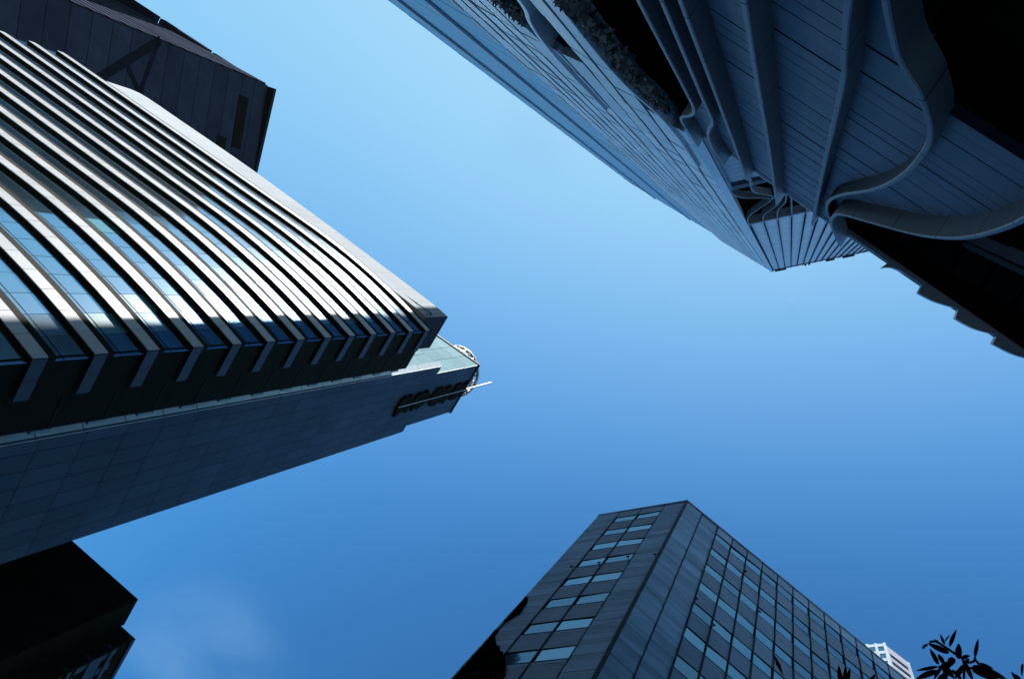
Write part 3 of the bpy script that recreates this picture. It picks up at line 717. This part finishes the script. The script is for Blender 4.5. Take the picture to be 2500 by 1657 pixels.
# leafy shadow over the lower left edge, built from dark leaf cards
leaf_shadow = thing('leafy_wall_shadow', (A_.x, A_.y, 0), 'leafy shadow built from dark leaves on the lower left edge of the granite building', 'shadow_patch')
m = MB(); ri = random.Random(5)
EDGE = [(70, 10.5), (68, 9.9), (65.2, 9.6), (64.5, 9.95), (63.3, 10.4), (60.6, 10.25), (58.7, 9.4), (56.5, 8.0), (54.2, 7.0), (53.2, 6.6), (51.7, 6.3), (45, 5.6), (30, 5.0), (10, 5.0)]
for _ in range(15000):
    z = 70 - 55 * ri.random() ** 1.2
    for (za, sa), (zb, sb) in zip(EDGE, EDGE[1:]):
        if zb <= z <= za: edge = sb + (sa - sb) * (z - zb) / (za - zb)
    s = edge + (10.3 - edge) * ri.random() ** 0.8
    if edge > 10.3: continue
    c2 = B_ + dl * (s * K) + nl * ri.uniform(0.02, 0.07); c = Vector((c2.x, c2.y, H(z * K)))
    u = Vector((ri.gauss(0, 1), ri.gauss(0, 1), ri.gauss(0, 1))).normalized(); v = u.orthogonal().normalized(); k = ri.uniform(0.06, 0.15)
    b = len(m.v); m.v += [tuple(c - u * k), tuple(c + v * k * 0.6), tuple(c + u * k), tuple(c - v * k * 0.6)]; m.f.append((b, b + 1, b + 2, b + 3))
m.build('foliage', M['leaf'], leaf_shadow)  # leaf cards standing in for the leafy shadow on the wall
MB().bar((A_.x + nl.x * 0.06, A_.y + nl.y * 0.06, 0), (A_.x + nl.x * 0.06 - dl.x * 0.3, A_.y + nl.y * 0.06 - dl.y * 0.3, H(45)), 0.05, 6).build('stem', M['bark'], leaf_shadow)  # stem added to the leaves that stand in for shadow

# ------------------------------------------------------------------ dark building at the lower left
eb = thing('dark_stepped_building', (-40, 58, 0), 'nearly black building with a stepped corner at the end of the side street', 'building')
MB().prism([(-75, 50.3), (-31.3, 50.3), (-31.3, 53.15), (-75, 53.15)], 0, H(60)).build('front_wing', M['bronze'], eb)
MB().box(-75, -29.7, 53.2, 74, 0, H(59.7)).build('rear_wing', M['bronze'], eb)
pe = boxmesh('stone_panel', M['slab'], 0.10, 0.74, 1.42); re_ = random.Random(4)
for i in range(24):
    for j in range(7):
        if re_.random() < 0.45: continue
        link('stone_panel', pe, eb, (-29.66 + re_.uniform(-0.03, 0.03), 53.7 + j * 0.8, H(58.6 - i * 1.5)), (re_.gauss(0, 0.03), 0, re_.gauss(0, 0.04)))
for k in range(7):
    MB().box(-30.2, -29.5, 53.15, 58.0, H(59.2 - 2.3 * k), H(59.2 - 2.3 * k + 0.45)).build('slab_edge', M['slab'], eb)
# ------------------------------------------------------------------ small white tower far off (bottom right)
bt = thing('distant_white_tower', (62, 60, 0), 'small distant tower, sunlit white on one side, above the granite roof', 'tower')
p0 = Vector((49.5, 58.5)); p1 = Vector((56.9, 51.2)); p2 = Vector((62.8, 51.5))
MB().prism([tuple(p0), tuple(p1), tuple(p2), (62.8, 66), (52, 66)], 0, H(200)).build('wall', M['bggrey'], bt)
a = math.atan2((p1 - p0).y, (p1 - p0).x); nn = Vector(((p1 - p0).y, -(p1 - p0).x)).normalized()
wm = boxmesh('window', M['cglass'], 1.3, 0.1, 2.2); vm = boxmesh('white_fin', M['bgwhite'], 0.55, 0.5, 60); hm = boxmesh('white_band', M['bgwhite'], 10.2, 0.2, 1.5)
L0 = (p1 - p0).length
for i in range(14):
    c = (p0 + p1) / 2 + nn * 0.12; link('white_band', hm, bt, (c.x, c.y, H(199.2 - 4.0 * i)), (0, 0, a))
    for j in range(6):
        c = p1 + (p0 - p1).normalized() * (0.9 + 1.75 * j) + nn * 0.08; link('window', wm, bt, (c.x, c.y, H(197.2 - 4.0 * i)), (0, 0, a))
for j in range(7):
    c = p1 + (p0 - p1).normalized() * (0.05 + 1.75 * j) + nn * 0.15; link('white_fin', vm, bt, (c.x, c.y, H(170)), (0, 0, a))
w2 = boxmesh('window', M['dglass'], 4.3, 0.12, 1.5)
for i in range(12): link('window', w2, bt, ((p1.x + p2.x) / 2, (p1.y + p2.y) / 2 - 0.02, H(195.4 - 4.0 * i)), (0, 0, math.atan2(0.3, 5.9)))
MB().box(62.7, 62.95, 51.4, 52.0, 0, H(200.2)).build('white_edge', M['bgwhite'], bt)
# ------------------------------------------------------------------ tower beyond, seen only as a reflection in the blue glass
gt = thing('dark_glass_tower', (-200, -45, 0), 'dark stepped glass tower up the street, mirrored in the banded tower', 'tower')
for i, (x0, x1, y0, y1, hz) in enumerate(((-176, -166, -60, -20, 168), (-190, -176.1, -60, -19.5, 214), (-290, -190.1, -60, -19, 262))):
    MB().box(x0, x1, y0, y1, 0, H(hz)).build('tower_block', M['dglass'], gt)
    for k in range(int(hz / 4)):
        MB().box(x0, x1, y1 - 0.2, y1 + 0.25, H(4 * k), H(4 * k + 0.35)).build('floor_line', M['slab'], gt)

# ------------------------------------------------------------------ tree at the kerb (bottom right)
tr = thing('street_tree', (2.75, 2.75, 0), 'street tree with long dark narrow leaves reaching into the lower right', 'tree')
tk = MB(); path = spline([(2.75, 2.75, 0), (2.70, 2.70, 1.6), (2.55, 2.5, 3.2), (2.25, 2.1, 4.5), (2.1, 1.76, 5.3)], 6)
for a, b, i in zip(path, path[1:], range(99)): tk.bar(a, b, 0.085 - 0.0032 * i, 8, 0.085 - 0.0032 * (i + 1))
tk.build('trunk', M['bark'], tr)
LEAVES = [(1.855, 1.226, 5.609, 1.781, 1.176, 5.565, 0.16), (1.811, 1.174, 5.4, 1.787, 1.068, 5.424, 0.2), (1.821, 1.194, 5.541, 1.823, 1.142, 5.551, 0.2), (1.791, 1.214, 5.526, 1.751, 1.206, 5.491, 0.16), (1.859, 1.223, 5.483, 1.738, 1.252, 5.506, 0.26), (1.899, 1.35, 5.619, 1.804, 1.297, 5.623, 0.24), (1.871, 1.299, 5.487, 1.799, 1.253, 5.44, 0.3), (1.825, 1.305, 5.387, 1.737, 1.395, 5.368, 0.15), (1.866, 1.348, 5.471, 1.798, 1.468, 5.474, 0.26), (1.918, 1.28, 5.515, 1.872, 1.228, 5.467, 0.5), (1.912, 1.214, 5.458, 1.853, 1.136, 5.459, 0.45), (2.011, 1.238, 5.62, 1.984, 1.209, 5.588, 0.5), (2.015, 1.182, 5.594, 1.971, 1.078, 5.618, 0.18), (2.05, 1.2, 5.598, 2.14, 1.179, 5.627, 0.2), (1.986, 1.214, 5.465, 2.174, 1.158, 5.511, 0.26), (1.98, 1.213, 5.419, 2.14, 1.183, 5.44, 0.3), (1.944, 1.216, 5.491, 2.048, 1.281, 5.49, 0.24), (2.0, 1.257, 5.602, 2.015, 1.369, 5.635, 0.24), (1.866, 1.327, 5.465, 1.917, 1.249, 5.505, 0.4), (1.876, 1.327, 5.491, 1.898, 1.417, 5.533, 0.3), (1.929, 1.315, 5.554, 1.942, 1.41, 5.526, 0.35), (1.864, 1.296, 5.458, 1.941, 1.316, 5.425, 0.4), (1.965, 1.236, 5.598, 2.005, 1.198, 5.639, 0.4), (1.931, 1.273, 5.454, 2.011, 1.331, 5.475, 0.2), (1.929, 1.3, 5.501, 2.005, 1.323, 5.516, 0.3), (1.92, 1.415, 5.521, 1.924, 1.306, 5.492, 0.35), (1.53, 1.762, 5.503, 1.47, 1.659, 5.515, 0.2), (1.511, 1.72, 5.398, 1.47, 1.623, 5.421, 0.2), (1.542, 1.804, 5.598, 1.465, 1.714, 5.622, 0.25), (1.559, 1.676, 5.394, 1.53, 1.63, 5.371, 0.3), (1.62, 1.647, 5.434, 1.589, 1.557, 5.395, 0.25), (1.658, 1.654, 5.505, 1.61, 1.607, 5.48, 0.3), (1.599, 1.662, 5.431, 1.57, 1.627, 5.423, 0.25), (2.275, 1.153, 5.552, 2.181, 1.116, 5.538, 0.25), (2.163, 1.095, 5.421, 2.216, 1.109, 5.38, 0.3), (2.233, 1.053, 5.609, 2.28, 1.125, 5.632, 0.2), (2.178, 1.028, 5.385, 2.219, 1.084, 5.416, 0.25)]
TWIGS = [[(2.027, 1.336, 5.5), (1.947, 1.218, 5.5), (1.89, 1.212, 5.5), (1.825, 1.212, 5.5), (1.769, 1.217, 5.5), (1.746, 1.242, 5.5)], [(1.95, 1.221, 5.5), (1.984, 1.199, 5.5), (1.993, 1.176, 5.5), (2.021, 1.182, 5.5)], [(1.994, 1.178, 5.5), (1.981, 1.162, 5.5)], [(1.967, 1.387, 5.5), (1.893, 1.329, 5.5), (1.864, 1.333, 5.5)], [(1.976, 1.26, 5.5), (2.005, 1.223, 5.5)], [(1.592, 1.832, 5.5), (1.522, 1.735, 5.5)], [(1.662, 1.772, 5.5), (1.63, 1.644, 5.5)], [(2.306, 1.157, 5.5), (2.236, 1.116, 5.5)], [(1.748, 1.261, 5.5), (1.738, 1.275, 5.5), (1.74, 1.294, 5.5)]]

TWIGS += [[(2.1, 1.76, 5.3), (2.07, 1.52, 5.42), (2.027, 1.336, 5.5)], [(2.1, 1.76, 5.3), (1.9, 1.8, 5.45), (1.592, 1.832, 5.5)], [(1.9, 1.8, 5.45), (1.662, 1.772, 5.5)], [(2.1, 1.76, 5.3), (2.25, 1.45, 5.45), (2.306, 1.157, 5.5)],
          [(2.1, 1.76, 5.3), (2.4, 1.9, 5.8), (2.6, 1.9, 6.2)], [(2.1, 1.76, 5.3), (2.1, 2.2, 5.9), (2.0, 2.5, 6.3)], [(2.07, 1.52, 5.42), (1.967, 1.387, 5.5)]]
for tw in TWIGS:
    m = MB(); P = spline(tw, 4) if len(tw) > 2 else tw
    for a, b in zip(P, P[1:]): m.bar((a[0], a[1], H(a[2])), (b[0], b[1], H(b[2])), 0.0075, 5)
    m.build('twig', M['bark'], tr)
def leaf(p, q, w, roll):
    """a pointed leaf with a folded midrib and a drooping tip"""
    p = Vector((p[0], p[1], H(p[2]))); q = Vector((q[0], q[1], H(q[2]))); d = q - p; L = d.length; d.normalize()
    sd = d.cross(Vector((0, 0, 1)));
    if sd.length < 0.1: sd = Vector((1, 0, 0))
    sd.normalize(); upv = sd.cross(d)
    sd = sd * math.cos(roll) + upv * math.sin(roll); upv = sd.cross(d)
    m = MB(); R = []
    for t in (0.0, 0.08, 0.22, 0.4, 0.58, 0.76, 0.9, 1.0):
        hw = w * L * 0.5 * (math.sin(math.pi * min(1, t * 0.94 + 0.06) ** 0.85) ** 0.8 if 0 < t < 1 else 0.03)
        c = p + d * (L * t) - Vector((0, 0, 1)) * (0.10 * L * t * t)
        R.append([tuple(c - sd * hw + upv * hw * 0.3), tuple(c), tuple(c + sd * hw + upv * hw * 0.3)])
    m.loft(R, closed=False); m.build('leaf', M['leaf'], tr, True)
rl_ = random.Random(9)
for (a, b, c, d_, e, f, w_) in LEAVES: leaf((a, b, c), (d_, e, f), w_ * 1.05, rl_.uniform(-0.5, 0.5))
cr2 = MB()
for _ in range(420):       # the rest of the crown, below the edge of the picture
    c = Vector((2.35 + rl_.gauss(0, 0.55), 2.25 + abs(rl_.gauss(0, 0.45)), H(5.6 + rl_.gauss(0, 0.5))))
    u = Vector((rl_.gauss(0, 1), rl_.gauss(0, 1), rl_.gauss(0, 0.5))).normalized(); v = u.orthogonal().normalized(); k = rl_.uniform(0.06, 0.11)
    b = len(cr2.v); cr2.v += [tuple(c - u * k), tuple(c + v * k * 0.25), tuple(c + u * k), tuple(c - v * k * 0.25)]; cr2.f.append((b, b + 1, b + 2, b + 3))
o = cr2.build('crown', M['leaf'], tr); o['kind'] = 'stuff'
